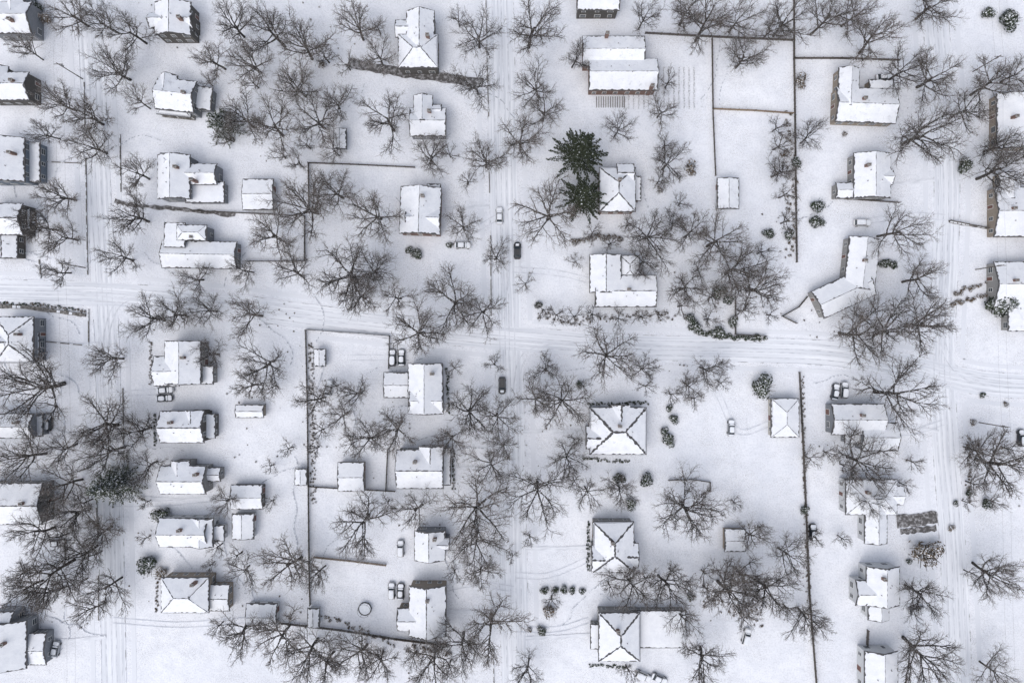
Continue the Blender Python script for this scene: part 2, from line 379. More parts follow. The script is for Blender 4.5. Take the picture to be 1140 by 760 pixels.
house(D,[(179,642,233,682,'h',5.2,2.4),(228,650,256,680,'gx',3.3,1.0)],'tan',melt=0.2,chim=[(215,650)])
house('garage',[(274,671,309,700,'gx',2.8,1.0)],'white')
house('garden_shed',[(342,676,356,698,'gy',2.3,.6)],'white'); house('garden_shed',[(349,388,363,408,'gy',2.3,.6)],'white')
house('garden_shed',[(328,521,342,540,'gy',2.3,.6)],'grey'); house('garden_shed',[(371,143,386,166,'gy',2.3,.6)],'grey')
# third column
house(D,[(443,38,488,76,'h',5.4,2.4),(452,12,484,56,'gy',5.6,2.4),(440,22,458,42,'gx',4.8,1.4)],'dark',melt=0.2,chim=[(476,40)])
house(D,[(456,120,497,152,'gx',4.2,1.6),(460,106,482,136,'gy',4.6,1.8),(474,116,492,130,'gx',4.0,1)],'grey',chim=[(478,124)])
house(D,[(445,208,491,261,'gy',5.4,2.8),(452,230,491,256,'gx',5.2,2.3),(474,204,490,222,'f',3.6,0)],'brick',rot=-2,melt=.15,chim=[(470,218)])
house(D,[(454,404,493,461,'gy',5.4,2.6),(427,414,456,443,'gx',3.4,1.1),(456,430,494,461,'gx',5.2,2.0)],'grey',chim=[(481,416)])
house(D,[(441,500,494,544,'gx',5.2,2.5),(466,496,494,524,'gy',5.0,2.1),(488,498,502,540,'sR',3.2,.5)],'stone',melt=0.25,chim=[(462,514)])
house('garage',[(376,514,406,547,'gx',3.0,1.0)],'tan')
house(D,[(461,590,496,624,'gy',5.2,2.3),(474,598,501,612,'gx',5.0,1.6)],'grey',melt=0.2,chim=[(484,600)])
house(D,[(455,651,497,708,'gy',5.0,2.6),(442,676,470,702,'gx',4.6,1.6)],'tan',melt=0.2,chim=[(476,668)])
# fourth column
house(D,[(655,65,732,101,'gx',4.4,2.2),(648,40,718,74,'gx',4.2,1.6)],'brick',chim=[(676,38),(726,96)])
house(D,[(642,-18,690,12,'gx',5.6,2.2)],'dark',melt=.3)
house(D,[(667,186,708,236,'h',5.4,2.6),(686,182,706,206,'gx',5.2,1.7),(702,196,714,224,'sR',3.2,.4)],'brick',melt=0.3,chim=[(690,200)])
house(D,[(662,306,731,342,'gx',3.6,1.4),(656,283,692,326,'gy',4.0,1.6),(690,284,712,312,'p',3.0,.5)],'cream',melt=.2,chim=[(700,322)])
house(D,[(656,453,720,506,'h',5.2,2.6),(652,474,676,500,'gx',4.9,1.8),(680,450,702,480,'gy',5.0,1.9)],'stone',melt=0.5,chim=[(690,474)])
house(D,[(660,580,706,637,'h',5.0,2.8),(658,606,690,636,'gx',4.8,2.0),(690,604,711,632,'gx',4.6,1.6)],'stone',melt=0.45,chim=[(682,604)])
house(D,[(666,681,713,736,'h',5.2,2.7),(702,679,764,721,'f',3.4,0),(657,694,672,722,'sL',3.3,.5)],'stone',melt=0.42,chim=[(688,702)])
house('garden_shed',[(798,198,823,233,'gy',2.6,.9)],'white'); house('garage',[(858,443,890,487,'h',3.0,1.4)],'cream'); house('garden_shed',[(806,588,830,614,'gx',2.5,.8)],'tan')
# fifth column
house(D,[(930,98,998,137,'gx',3.8,1.8),(932,76,956,120,'gy',4.0,1.7),(966,88,999,100,'sU',3.0,.5)],'tan',rot=-2,chim=[(962,110)])
house(D,[(950,170,992,221,'gy',4.2,2.0),(930,203,960,221,'gx',3.2,1.0),(964,188,994,206,'gx',4.0,1.3)],'stone',chim=[(966,184)])
house(D,[(942,264,977,322,'gy',3.9,1.9)],'stone',rot=-6,chim=[(962,290)])
house('attached_house_wing',[(907,309,972,343,'gx',3.6,1.7)],'stone',rot=25)
house(D,[(925,449,985,484,'gx',4.2,1.9),(958,470,1000,502,'gx',4.0,1.6),(940,478,962,494,'f',3.0,0)],'grey',chim=[(960,462)])
house(D,[(941,533,999,573,'h',4.6,2.0),(962,560,988,605,'gy',4.4,1.6),(980,540,1006,562,'gx',4.2,1.2)],'white',melt=.15,chim=[(966,548)])
house(D,[(964,630,1002,674,'gy',4.8,2.2),(952,645,976,674,'gx',4.4,1.6),(966,662,990,690,'gy',4.6,1.6)],'white',melt=.15,chim=[(984,644)])
house(D,[(962,724,1000,775,'gy',4.8,2.0)],'white')
house(D,[(1109,104,1165,166,'gy',3.4,2.2)],'tan',chim=[(1130,130)])
house(D,[(1106,208,1170,264,'gx',3.2,2.0),(1112,192,1136,222,'gy',3.0,1.6)],'tan',chim=[(1128,232)])
house(D,[(1106,291,1165,342,'gx',3.4,2.2),(1122,330,1160,369,'gy',3.2,1.6)],'stone',chim=[(1130,312)])
# neighbourhood beyond the frame
cols_=list(walls.keys())
for xx in(-290,-90,200,460,690,970,1250,1440):
    for yy in(-280,-190,-95,850,930,1020):
        if R.random()<0.9:
            w=R.uniform(42,60);d=R.uniform(36,55); house(D,[(xx,yy,xx+w,yy+d,R.choice(['h','gx','gy']),5.6,2.3),(xx+w*.4,yy+d*.3,xx+w+14,yy+d*.8,'gx',3.6,1.1)],R.choice(cols_))
for yy in range(20,740,90):
    if abs(yy-330)<40: continue
    for xx in(-160,-280,1215,1330):
        house(D,[(xx,yy,xx+48,yy+44,R.choice(['h','gx','gy']),5.6,2.3)],R.choice(cols_))

# ---------------------------------------------------------------- fences and walls
def fence(pts,h=1.35,mat='wood',name='wooden_fence',step=2.4):
    mb=MB(); P=[Vector(G(*p)) for p in pts]
    for a,b in zip(P,P[1:]):
        L=(b-a).length; n=max(1,round(L/step)); d=(b-a)/n
        for i in range(n+1):
            c=a+d*i; mb.box(c.x-.08,c.y-.08,0,c.x+.08,c.y+.08,h+.12,mat)
        u=(b-a)/L; nb=int(L/0.22)
        for z in(0.35,h-.3): mb.obox(a+Vector((-u.y,u.x))*.05,b+Vector((-u.y,u.x))*.05,.07,z,z+.09,mat)
        for i in range(nb):
            c=a+u*(i+.5)*L/nb; mb.obox(c-u*.09,c+u*.09,.04,0.05,h+R.uniform(-.03,.03),mat)
    return obj(name,mb.mesh(name))
def lowwall(pts,w=0.35,h=0.45,mat='stonewall',name='stone_wall'):
    mb=MB(); P=resample([Vector(G(*p)) for p in pts],1.1)
    for i,(a,b) in enumerate(zip(P,P[1:])):
        ww=w*R.uniform(.75,1.2); hh=h*R.uniform(.85,1.1); mb.obox(a,b-(b-a)*.03,ww,0,hh,mat)
        if R.random()<.35: mb.obox(a+(b-a)*.1,b-(b-a)*.1,ww*.8,hh,hh+.06,'snow')
    return obj(name,mb.mesh(name))
for p in [[(341,368),(343,450),(344,540),(345,640),(346,672)],[(341,367),(400,371),(434,374),(433,410)],[(345,541),(400,544),(440,546)],
          [(345,238),(344,182),(400,184),(462,187)],[(215,235),(280,238),(340,241),(340,291),(275,291)],[(312,692),(380,700),(442,710),(498,717)],
          [(883,0),(883,66),(884,130),(885,220),(886,292)],[(889,414),(892,470),(896,560),(900,660),(908,762)],[(718,38),(790,42),(882,46)],
          [(883,66),(935,66),(1000,68)],[(886,360),(870,352),(888,342),(898,330)],[(818,330),(818,372),(852,374)],[(430,546),(432,500)],[(965,700),(963,735)],
          [(792,44),(793,122)],[(940,222),(1000,226)],[(1056,246),(1105,256)]]:
    fence(p)
fence([(793,122),(840,124),(882,127)],1.3,'tanwood'); fence([(793,124),(796,196)],1.2); fence([(350,619),(390,623),(430,628)],1.5,'tanwood'); fence([(744,534),(770,533),(790,536),(790,546)],1.1,'wood')
fence([(440,710),(497,717)],1.2,'tanwood','picket_fence')
for p in [[(541,0),(542,60),(544,130)],[(544,160),(545,215)],[(546,262),(547,352)],[(96,176),(97,250),(98,306)],[(99,344),(99,385)],[(108,556),(109,605)],[(110,640),(110,690)],
          [(134,150),(135,214)],[(137,432),(138,498)],[(549,720),(550,762)],[(94,92),(95,140)]]:
    lowwall(p,.22,.3)
lowwall([(0,341),(30,342),(60,346),(96,351)],1.0,.7,'stonewall'); lowwall([(0,376),(40,379),(92,384)],.3,.3); lowwall([(44,180),(92,182)],.25,.3); lowwall([(1056,247),(1104,255)],.6,.5)
lowwall([(44,289),(46,310)],.3,.3)

# ---------------------------------------------------------------- trees
def grow(seed,H=15.0,spread=1.0,nl=(8,9,7,4),upr=0.10,thick=1.0):
    rg=random.Random(seed); V=[];F=[];MI=[]
    def tube(path,rad,n,mi):
        base=len(V)
        for i,p in enumerate(path):
            d=(path[min(i+1,len(path)-1)]-path[max(i-1,0)]).normalized(); u=d.orthogonal().normalized(); w=d.cross(u)
            for k in range(n):
                t=2*math.pi*k/n; V.append(tuple(p+(u*math.cos(t)+w*math.sin(t))*rad[i]))
        for i in range(len(path)-1):
            for k in range(n):
                j=(k+1)%n; F.append((base+i*n+k,base+i*n+j,base+(i+1)*n+j,base+(i+1)*n+k)); MI.append(mi)
    nseg=(7,7,5,3,2); sides=(7,5,4,3,3)
    rr=(0.30,0.165,0.08,0.042,0.023)
    def br(p,d,L,r,lv):
        path=[p.copy()];rad=[r]; n=nseg[lv]; cur=d.normalized()
        wob=(0.04,0.08,0.12,0.15,0.18)[lv]
        for i in range(n):
            cur=(cur+Vector((rg.gauss(0,wob),rg.gauss(0,wob),rg.gauss(0,wob)))+Vector((0,0,upr if lv<3 else 0.03))).normalized()
            p=p+cur*L/n; path.append(p.copy()); rad.append(r*(1-0.72*(i+1)/n) if lv else r*(1-0.45*(i+1)/n))
        tube(path,rad,sides[lv],0 if lv<3 else 1)
        if lv<4:
            k=nl[lv]; az=rg.uniform(0,6.28)
            for c in range(k):
                t0=(0.38,0.22,0.15,0.15)[lv]; t=t0+(1-t0)*(c+rg.uniform(0.1,0.9))/k
                f=t*n;i=min(int(f),n-1); q=path[i].lerp(path[i+1],f-i); dd=(path[i+1]-path[i]).normalized()
                az+=2.4+rg.uniform(-.4,.4); o=dd.orthogonal().normalized(); o=Matrix.Rotation(az,3,dd)@o
                ang=math.radians((rg.uniform(45,74)-20*t if lv==0 else rg.uniform(24,52)))
                nd=dd*math.cos(ang)+o*math.sin(ang)*(spread if lv==0 else 1)
                LL=(H*0.52*rg.uniform(.78,1.1)*(1.12-.3*t),L*0.55*(1.15-.6*t)*rg.uniform(.65,1.15),L*0.52*(1.1-.5*t)*rg.uniform(.7,1.2),L*0.6*rg.uniform(.6,1.1))[lv]
                rc=min(rr[lv+1]*thick*rg.uniform(.8,1.15), rad[i]*0.8)
                br(q,nd,LL,rc,lv+1)
    lean=Vector((rg.uniform(-.05,.05),rg.uniform(-.05,.05),1))
    br(Vector((0,0,-0.1)),lean,H*0.55,rr[0]*thick,0)
    A=np.array(V); rad=np.percentile(np.hypot(A[:,0],A[:,1]),97)
    me=bpy.data.meshes.new('bare_tree'); me.from_pydata(V,[],F); me.materials.append(M['bark']); me.materials.append(M['twig'])
    me.polygons.foreach_set('material_index',MI); me.update()
    return me,rad,A[:,2].max()
protos=[]
for i in range(12):
    protos.append(grow(100+i,H=15+R.uniform(-1,2),spread=R.uniform(1.0,1.3),nl=R.choice([(9,9,7,4),(9,9,7,3),(10,9,7,4),(8,9,8,4)]),upr=R.uniform(.05,.11)))
small=[grow(300+i,H=7,spread=1.3,nl=(7,7,6,3),upr=.12,thick=.55) for i in range(4)]
def tree(cx,cy,dia,kind=None,zs=1.0,name='bare_tree'):
    pr=R.choice(small if dia<34 else protos) if kind is None else kind
    me,rad,top=pr
    s=dia*PX/2/rad; 
    hz=top*s*zs*0.68
    sz=s*zs
    if dia>=34:
        want=R.uniform(13.0,18)*min(1.15,max(.8,dia/58)); sz=want/top; hz=want*.68
    x,y=G(cx,cy,hz); s*=1.17
    return obj(name,me,(x,y,0),R.uniform(0,6.28),(s,s,sz))
T=[(75,12,50),(125,75,52),(95,128,50),(45,145,40),(143,32,56),(255,22,50),(300,30,62),(335,48,60),(395,25,50),(268,130,55),(300,138,70),(350,130,62),(370,165,35),(430,130,62),
(100,162,50),(145,190,40),(145,240,52),(60,215,45),(38,250,52),(62,262,40),(128,285,42),(300,262,60),(340,228,70),(372,212,50),(415,235,60),(210,308,42),(160,355,52),(192,350,46),(228,345,40),(276,350,52),
(325,305,52),(385,308,74),(412,300,50),(465,370,60),(505,335,72),(537,345,56),(477,172,46),(515,250,40),(530,88,54),(532,38,52),(540,178,50),(550,285,42),(400,330,45),
(590,30,62),(600,92,54),(606,122,50),(580,155,52),(612,236,72),(728,258,72),(740,118,40),(745,180,50),(790,20,70),(830,62,50),(826,15,60),(718,15,40),(765,12,46),(800,268,60),(822,300,60),(848,320,60),(772,258,50),
(880,18,56),(925,15,62),(765,320,44),(800,330,40),(955,12,50),
(680,396,66),(720,412,34),(610,414,40),(626,448,62),(598,448,44),(600,546,82),(633,512,46),(655,550,36),(770,570,72),(694,548,40),(790,410,42),(770,428,34),(755,250,40),
(520,460,60),(552,466,58),(545,520,50),(530,572,82),(528,606,66),(466,570,50),(400,586,72),(440,476,50),(412,490,50),(352,445,42),(380,462,36),(545,702,74),(513,722,60),(590,748,44),(480,742,62),(400,735,60),(362,742,50),
(322,634,64),(352,642,42),(262,704,62),(306,716,74),(340,732,60),(265,640,42),(292,402,62),(276,430,50),(115,400,42),(106,478,72),(112,505,60),(155,520,42),(34,430,82),(20,512,62),(65,542,52),(78,575,54),(28,600,60),
(48,640,80),(78,622,66),(115,655,56),(40,670,50),(105,595,50),(704,655,60),(742,655,52),(815,665,72),(860,664,72),(880,620,54),(842,602,42),(905,692,52),(792,740,62),(830,645,50),
(1035,145,74),(1045,82,60),(985,36,62),(1110,90,60),(1125,186,62),(1118,160,50),(1005,255,64),(1010,76,50),(998,372,84),(958,370,84),(1030,310,52),(1040,360,62),(1002,440,90),(965,516,72),(905,150,42),(1122,520,72),(1098,505,50),(1112,640,72),
(1040,735,92),(1120,756,50),(1030,665,50),(1040,5,52),(975,560,36),(1135,80,40),(60,110,40),(20,50,36),(235,62,46),(55,300,36),(248,560,36),(420,740,50),(535,640,44),(560,500,40),(500,490,40),
(150,110,36),(275,65,50),(330,95,50),(420,60,40),(370,110,44),(110,20,40),(640,60,34),(690,140,34),(860,30,44),(870,190,34),(1080,120,50),(230,395,34),(150,480,44),(60,500,50),(20,660,50),(95,685,40),(440,330,40),(270,300,40),(395,440,36),(760,690,40),(720,290,40)]
for t in T: tree(*t)
for _ in [(585,315,26),(550,405,26),(720,430,24),(750,440,24),(775,445,24),(805,425,24),(690,540,26),(660,260,26),(870,160,28),(872,190,28),(876,215,28),(878,245,28),(868,140,26),(760,225,24),(735,200,26),(742,160,28),(745,90,26),
 (620,350,26),(640,352,26),(660,350,24),(690,354,26),(605,345,22),(715,352,22),(735,350,20),(360,200,26),(355,480,26),(372,430,24),(350,500,22),(390,495,26),(300,430,26),(240,610,24),(232,630,20),(262,620,24),
 (470,710,24),(460,735,28),(500,745,28),(700,640,28),(720,645,26),(680,655,24),(750,640,26),(770,655,24),(845,655,28),(790,660,30),(830,690,26),(880,680,26),(915,700,28),(910,600,22),(1020,515,24),(905,510,26),(925,505,22),(945,520,24),
 (1085,500,24),(1090,540,26),(1110,560,24),(1080,560,18),(1130,500,26),(1085,640,22),(20,560,28),(50,560,30),(90,560,26),(100,620,28),(60,660,28),(85,650,26),(60,600,30),(20,640,30),(240,700,24),(230,90,20),(250,150,30),
 (330,180,26),(310,170,28),(385,70,26),(360,60,28),(280,90,26),(320,90,28),(340,160,24),(420,30,22),(510,20,26),(500,170,24),(520,200,24),(780,300,28),(760,340,28),(830,345,28),(790,355,26),(860,350,22),(850,280,24),(700,750,26),(640,535,24),(755,580,24),(615,670,24),(690,630,22),(786,640,24),
 (300,520,20),(320,500,22),(300,560,20),(160,560,18),(160,600,18),(505,410,22),(505,640,22),(570,620,18),(640,490,20),(590,600,22),(430,560,22),(650,430,20),(820,560,20),(850,590,22),(1010,540,20),(940,600,20),(680,270,24),(700,250,24),(640,290,22)]:
    tree(*_)
for i in range(150):
    while True:
        x=R.uniform(-420,1560);y=R.uniform(-340,1100)
        if (x<-45 or x>1190 or y<-45 or y>808) and min(abs(x-110),abs(x-560),abs(x-1050),abs(y-(325+x*.085)))>26: break
    tree(x,y,R.uniform(40,80))

# evergreens
def evergreen(seed,H,Rb,mat,whorl=20,nb=8,leaf=0.42,shape=1.0,t0=0.12,irr=.3,narrow=.55,dens=.16):
    rg=random.Random(seed); mb=MB()
    mb.tube((0,0,0),(0,0,H*.97),.28*H/15,.04,7,'bark')
    for w in range(whorl):
        t=t0+(0.98-t0)*w/(whorl-1); z=H*t; L=Rb*((1-t)/(1-t0))**shape+0.25
        for k in range(nb):
            az=2*math.pi*k/nb+w*1.1+rg.uniform(-.3,.3); l=L*rg.uniform(1-irr*1.3,1+irr); 
            droop=rg.uniform(-.22,.12); d=Vector((math.cos(az),math.sin(az),droop)); st=Vector((0,0,z))
            mb.tube(st,st+d*l,.05,.015,3,'bark')
            n=max(4,int(l/dens))
            for i in range(n):
                s=(i+rg.random())/n
                if s<.15: continue
                c=st+d*l*s; wd=l*.5*narrow*(1-s)+.14
                side=Vector((-d.y,d.x,0)); 
                for q in range(3):
                    c2=c+side*rg.uniform(-wd,wd)+Vector((0,0,rg.uniform(-.12,.12)))
                    u=(d*.7+side*rg.uniform(-.8,.8)+Vector((0,0,rg.uniform(-.4,.4)))).normalized()*leaf*rg.uniform(.6,1.2)
                    v=u.cross(Vector((rg.uniform(-.5,.5),rg.uniform(-.5,.5),1))).normalized()*leaf*.2
                    mb.poly([c2-u*.5-v*.5,c2+u*.2-v,c2+u*.7,c2+u*.2+v],mat)
    return mb.mesh('evergreen')
pine=[evergreen(1,21,6.3,'needle',26,7,.6,.62,.2,.45,.3,.2),evergreen(2,18,6.2,'needle',23,7,.6,.7,.18,.45,.3,.2)]
x,y=G(648,166,13); obj('pine_tree',pine[0],(x,y,0),.4,(.95,1.0,1.0))
x,y=G(651,217,11); obj('pine_tree',pine[1],(x,y,0),1.4,(.9,.95,1.0))
spr=evergreen(3,11,3.8,'yew',20,8,.4,.9,.06,.4,.4)
for px,py,h,s in((122,540,7,1.5),(243,136,6,1.1)):
    x,y=G(px,py,h); obj('spruce_tree',spr,(x,y,0),R.uniform(0,6),(s,s,s))
def shrub(seed,mat,n=650,twig=False):
    rg=random.Random(seed); mb=MB()
    lob=[(Vector((rg.uniform(-.45,.45),rg.uniform(-.45,.45),rg.uniform(.35,.7))),rg.uniform(.38,.62)) for _ in range(7)]
    for k in range(26):
        a=rg.uniform(0,6.28);r=rg.uniform(.3,.95); mb.tube((0,0,0),(math.cos(a)*r,math.sin(a)*r,rg.uniform(.5,1.1)),.03,.012,3,'twig')
    for i in range(n):
        c,r=rg.choice(lob); d=Vector((rg.gauss(0,1),rg.gauss(0,1),rg.gauss(.3,1))).normalized(); p=c+d*r*rg.uniform(.6,1.05)
        if p.z<.03: continue
        u=Vector((rg.gauss(0,1),rg.gauss(0,1),rg.gauss(0,1))).cross(d).normalized()*rg.uniform(.05,.11); v=u.cross(d).normalized()*rg.uniform(.04,.08)
        mb.poly([p-u-v,p+u-v,p+u+v,p-u+v],mat)
    return mb
SH={'g':[shrub(i,'yew') for i in range(3)],'b':[shrub(10+i,'brown',240) for i in range(3)]}
SHm={k:[m.mesh('shrub') for m in v] for k,v in SH.items()}
for px,py,d,k in [(770,187,20,'b'),(910,228,18,'g'),(910,247,18,'g'),(1075,183,20,'g'),(848,432,30,'g'),(1117,338,36,'g'),(1033,613,42,'b'),(745,490,18,'g'),(750,466,13,'g'),(739,480,11,'g'),(775,363,16,'g'),
 (800,326,20,'g'),(812,333,15,'g'),(818,358,15,'g'),(768,354,14,'g'),(800,372,18,'g'),(180,573,22,'g'),(165,630,25,'g'),(178,640,18,'b'),(463,284,16,'g'),(455,278,10,'g'),(690,534,16,'g'),(718,534,18,'g'),(702,560,16,'g'),
 (607,657,11,'g'),(618,657,10,'g'),(628,657,11,'g'),(638,657,10,'g'),(648,657,9,'g'),(603,702,13,'g'),(614,680,20,'b'),(893,90,20,'b'),(856,260,15,'g'),(983,295,12,'g'),(990,293,12,'g'),(996,295,10,'g'),(645,428,10,'g'),
 (600,340,10,'g'),(897,568,12,'g'),(1125,22,26,'g'),(1100,14,16,'g'),(1060,588,10,'b'),(1085,470,10,'b'),(1095,440,8,'g'),(1100,560,14,'g'),(1120,450,8,'b'),(745,455,10,'g'),(888,180,14,'g'),(878,262,14,'g'),(875,172,14,'b'),
 (500,272,9,'g'),(640,270,10,'b'),(48,20,18,'b'),(42,8,14,'g'),(250,128,16,'g'),(360,72,12,'b'),(770,665,10,'g'),(590,700,8,'b'),(1065,560,8,'g'),(1078,548,9,'g'),(1012,624,8,'g'),(940,150,8,'b'),(735,212,10,'b')]:
    s=d*PX/2/.95; h=s*.9; x,y=G(px,py,h*.6); obj('evergreen_shrub' if k=='g' else 'leafy_brown_shrub',R.choice(SHm[k]),(x,y,0),R.uniform(0,6.28),(s,s,s*R.uniform(.75,1)))
def mass(name,places,kinds):
    V=[];F=[];MI=[];off=0; mats=[]
    for (x,y,s) in places:
        mb=R.choice([m for k in kinds for m in SH[k]]); A=np.array(mb.v); a=R.uniform(0,6.28); c,sn=math.cos(a),math.sin(a)
        B=np.stack([(A[:,0]*c-A[:,1]*sn)*s+x,(A[:,0]*sn+A[:,1]*c)*s+y,A[:,2]*s*R.uniform(.7,1)],1); V.append(B)
        for f,mi in zip(mb.f,mb.m):
            F.append(tuple(i+off for i in f)); mm=mb.mats[mi]
            if mm not in mats: mats.append(mm)
            MI.append(mats.index(mm))
        off+=len(A)
    me=bpy.data.meshes.new(name); me.from_pydata(np.concatenate(V).tolist(),[],F)
    for m in mats: me.materials.append(M[m])
    me.polygons.foreach_set('material_index',MI); me.update(); obj(name,me)
def hedge(pts,size,kinds='g',name='hedge',jit=.4):
    P=resample([Vector(G(*p)) for p in pts],size*.9); mass(name,[(p.x+R.uniform(-jit,jit),p.y+R.uniform(-jit,jit),size*R.uniform(.7,1.15)) for p in P],kinds)
hedge([(768,366),(800,374),(850,377)],1.0); hedge([(640,268),(665,264),(692,266)],1.2,'b'); hedge([(1060,338),(1080,334),(1100,326)],1.0,'b'); hedge([(1062,328),(1080,320),(1096,316)],.9,'b'); hedge([(878,130),(882,200),(880,285)],.6,'b',jit=1.4)
hedge([(598,350),(640,358),(700,350),(748,352)],.45,'b',jit=1.2); hedge([(346,380),(348,460),(349,560)],.4,'b',jit=.8); hedge([(350,680),(440,716)],.5,'b',jit=.8); hedge([(452,722),(500,725)],.8,'b',jit=1); hedge([(893,420),(895,500),(898,600),(902,700)],.35,'b',jit=.6)
hedge([(0,338),(50,340),(94,347)],.5,'gb'); hedge([(1078,486),(1080,560)],.5,'b',jit=.4); hedge([(650,510),(700,514)],.4,'g'); hedge([(655,450),(720,448)],.4,'g'); hedge([(655,740),(700,742)],.4,'g')
hedge([(498,410),(499,460)],.4,'g'); hedge([(504,500),(505,545)],.4,'bg'); hedge([(168,380),(168,428)],.4,'b'); hedge([(173,460),(173,495)],.4,'g'); hedge([(175,645),(175,680)],.4,'b'); hedge([(655,580),(655,636)],.4,'g'); hedge([(770,665),(850,690)],.5,'b',jit=2)
def scatter(n,box,smin,smax,kinds,name='undergrowth'):
    pl=[]
    for _ in range(n):
        x,y=G(R.uniform(box[0],box[2]),R.uniform(box[1],box[3])); pl.append((x,y,R.uniform(smin,smax)))
    mass(name,pl,kinds)
for bx,n in [((750,235,870,360),50),((680,635,900,690),50),((0,540,100,700),60),((345,420,440,500),30),((240,600,345,700),30),((860,130,885,290),20),((250,90,380,180),30),((450,715,520,758),20),((740,400,800,445),16),((900,495,1000,525),16),((1070,480,1140,570),26),((580,440,650,560),14),((240,380,340,560),30),((140,560,170,700),12),((1000,100,1130,160),16),((890,330,1010,400),18),((150,0,420,70),36),((410,440,570,620),30),((150,330,330,370),18)]:
    scatter(n,bx,.15,.42,'b')

mb=MB()
for i in range(15):
    for j in range(26):
        x,y=G(694+i*5.6,76+j*1.8)
        if (i<7 and j<16): continue
        for _ in range(3):
            a=R.uniform(0,6.28); mb.tube((x,y,0),(x+math.cos(a)*.3,y+math.sin(a)*.3,R.uniform(.3,.8)),.03,.015,3,'twig')
obj('vegetable_garden_stalks',mb.mesh('stalks'))
mb=MB()
for i in range(13):
    x,y=G(664+i*2.6,108); x1,y1=G(664+i*2.6,120); mb.obox((x,y),(x1,y1),.12,0,.3,'wood')
obj('garden_bed_edging',mb.mesh('bed'))

# ---------------------------------------------------------------- vehicles
def loft(mb,st,mat,n=10):
    rings=[]
    for x,w,z0,z1 in st:
        c=.12; rings.append([(x,-w+c,z0),(x,w-c,z0),(x,w,z0+c),(x,w,z1-c*1.3),(x,w-c*1.2,z1),(x,-w+c*1.2,z1),(x,-w,z1-c*1.3),(x,-w,z0+c)])
    b=len(mb.v); mi=mb.mi(mat); k=8
    for r in rings: mb.v+=r
    for i in range(len(rings)-1):
        for j in range(k):
            q=(j+1)%k; mb.f.append((b+i*k+j,b+i*k+q,b+(i+1)*k+q,b+(i+1)*k+j)); mb.m.append(mi)
    mb.f.append(tuple(range(b+k-1,b-1,-1))); mb.m.append(mi); e=b+(len(rings)-1)*k; mb.f.append(tuple(range(e,e+k))); mb.m.append(mi)
def cabin(mb,x0,x1,x2,x3,w0,w1,z0,z1,paint):
    lo=[(x0,-w0,z0),(x3,-w0,z0),(x3,w0,z0),(x0,w0,z0)]; hi=[(x1,-w1,z1),(x2,-w1,z1),(x2,w1,z1),(x1,w1,z1)]
    for i in range(4):
        j=(i+1)%4; mb.poly([lo[i],lo[j],hi[j],hi[i]],'glass')
    mb.prism([(x1-.05,-w1-.02,z1+.06),(x2+.05,-w1-.02,z1+.06),(x2+.05,w1+.02,z1+.06),(x1-.05,w1+.02,z1+.06)],.07,paint)
    for i in range(4):
        mb.tube(lo[i],hi[i],.05,.05,5,paint)
    for s in(-1,1): mb.tube((x0*.2+x3*.2,s*w0,z0),(x1*.4+x2*.4,s*w1,z1),.045,.045,4,paint)
def car(px,py,rz,paint='dark',snow=False,suv=False,name=None):
    e=bpy.data.objects.new(name or ('parked_car' if snow else 'car'),None); x,y=G(px,py,.7); e.location=(x,y,0.03); e.rotation_euler=(0,0,math.radians(rz)); e.scale=(1.04,1.06,1.04); col.objects.link(e)
    P='car_'+paint; b=MB(); L=2.3
    loft(b,[(-L,.62,.42,.86),(-2.15,.82,.3,.98),(-1.5,.9,.26,1.02),(0,.92,.24,.98),(1.2,.9,.26,.96),(1.9,.84,.3,.86),(2.2,.68,.36,.74),(L,.5,.42,.66)],P)
    obj('body',b.mesh('body'),parent=e)
    c=MB(); zt=1.62 if suv else 1.42
    if suv: cabin(c,-2.1,-1.85,.4,1.05,.82,.68,.98,zt,P)
    else: cabin(c,-1.75,-1.15,.3,1.1,.82,.62,.97,zt,P)
    obj('cabin',c.mesh('cabin'),parent=e)
    w=MB()
    for sx in(-1.4,1.42):
        for sy in(-.86,.86):
            w.tube((sx,sy-.11,.33),(sx,sy+.11,.33),.33,.33,14,'rubber'); w.tube((sx,sy-.12,.33),(sx,sy+.12,.33),.18,.18,10,'steel')
    obj('wheels',w.mesh('wheels'),parent=e)
    l=MB()
    for s in(-1,1):
        l.box(2.1,s*.5-.15,.56,2.27,s*.5+.15,.7,'lamp'); l.box(-2.29,s*.55-.15,.66,-2.14,s*.55+.15,.8,'tail')
        l.box(.75,s*1.0-.1,.95,.92,s*1.0+.1,1.08,P)
    obj('lamps_and_mirrors',l.mesh('lamps'),parent=e)
    s=MB()
    x1,x2,wr=(-1.8,.4,.66) if suv else (-1.15,.3,.6)
    def blob(ax,bx,wd,z,th):
        ring=[]
        for k in range(18):
            a=2*math.pi*k/18; ca,sa=math.cos(a),math.sin(a); q=(abs(ca)**4+abs(sa)**4)**-.25
            ring.append(((ax+bx)/2+(bx-ax)/2*ca*q*R.uniform(.92,1),wd*sa*q*R.uniform(.92,1),z+th))
        s.prism(ring,th,'snow')
        s.prism([((p[0]-(ax+bx)/2)*.8+(ax+bx)/2,p[1]*.8,p[2]+.05) for p in ring],.05,'snow')
    if snow:
        blob(x1-.1,x2+.1,wr,zt+.06,.12); blob(1.0,2.1,.74,.9,.1); blob(x2+.15,1.05,.7,1.1,.08) 
        if not suv: blob(-2.2,-1.7,.78,.97,.12)
    elif paint=='black': blob(1.15,1.9,.5,.93,.03)
    if s.v: obj('snow_cover',s.mesh('snow_cover'),parent=e)
car(576,279,90,'black'); car(559,429,-90,'black',suv=True); car(556,240,90,'white',True)
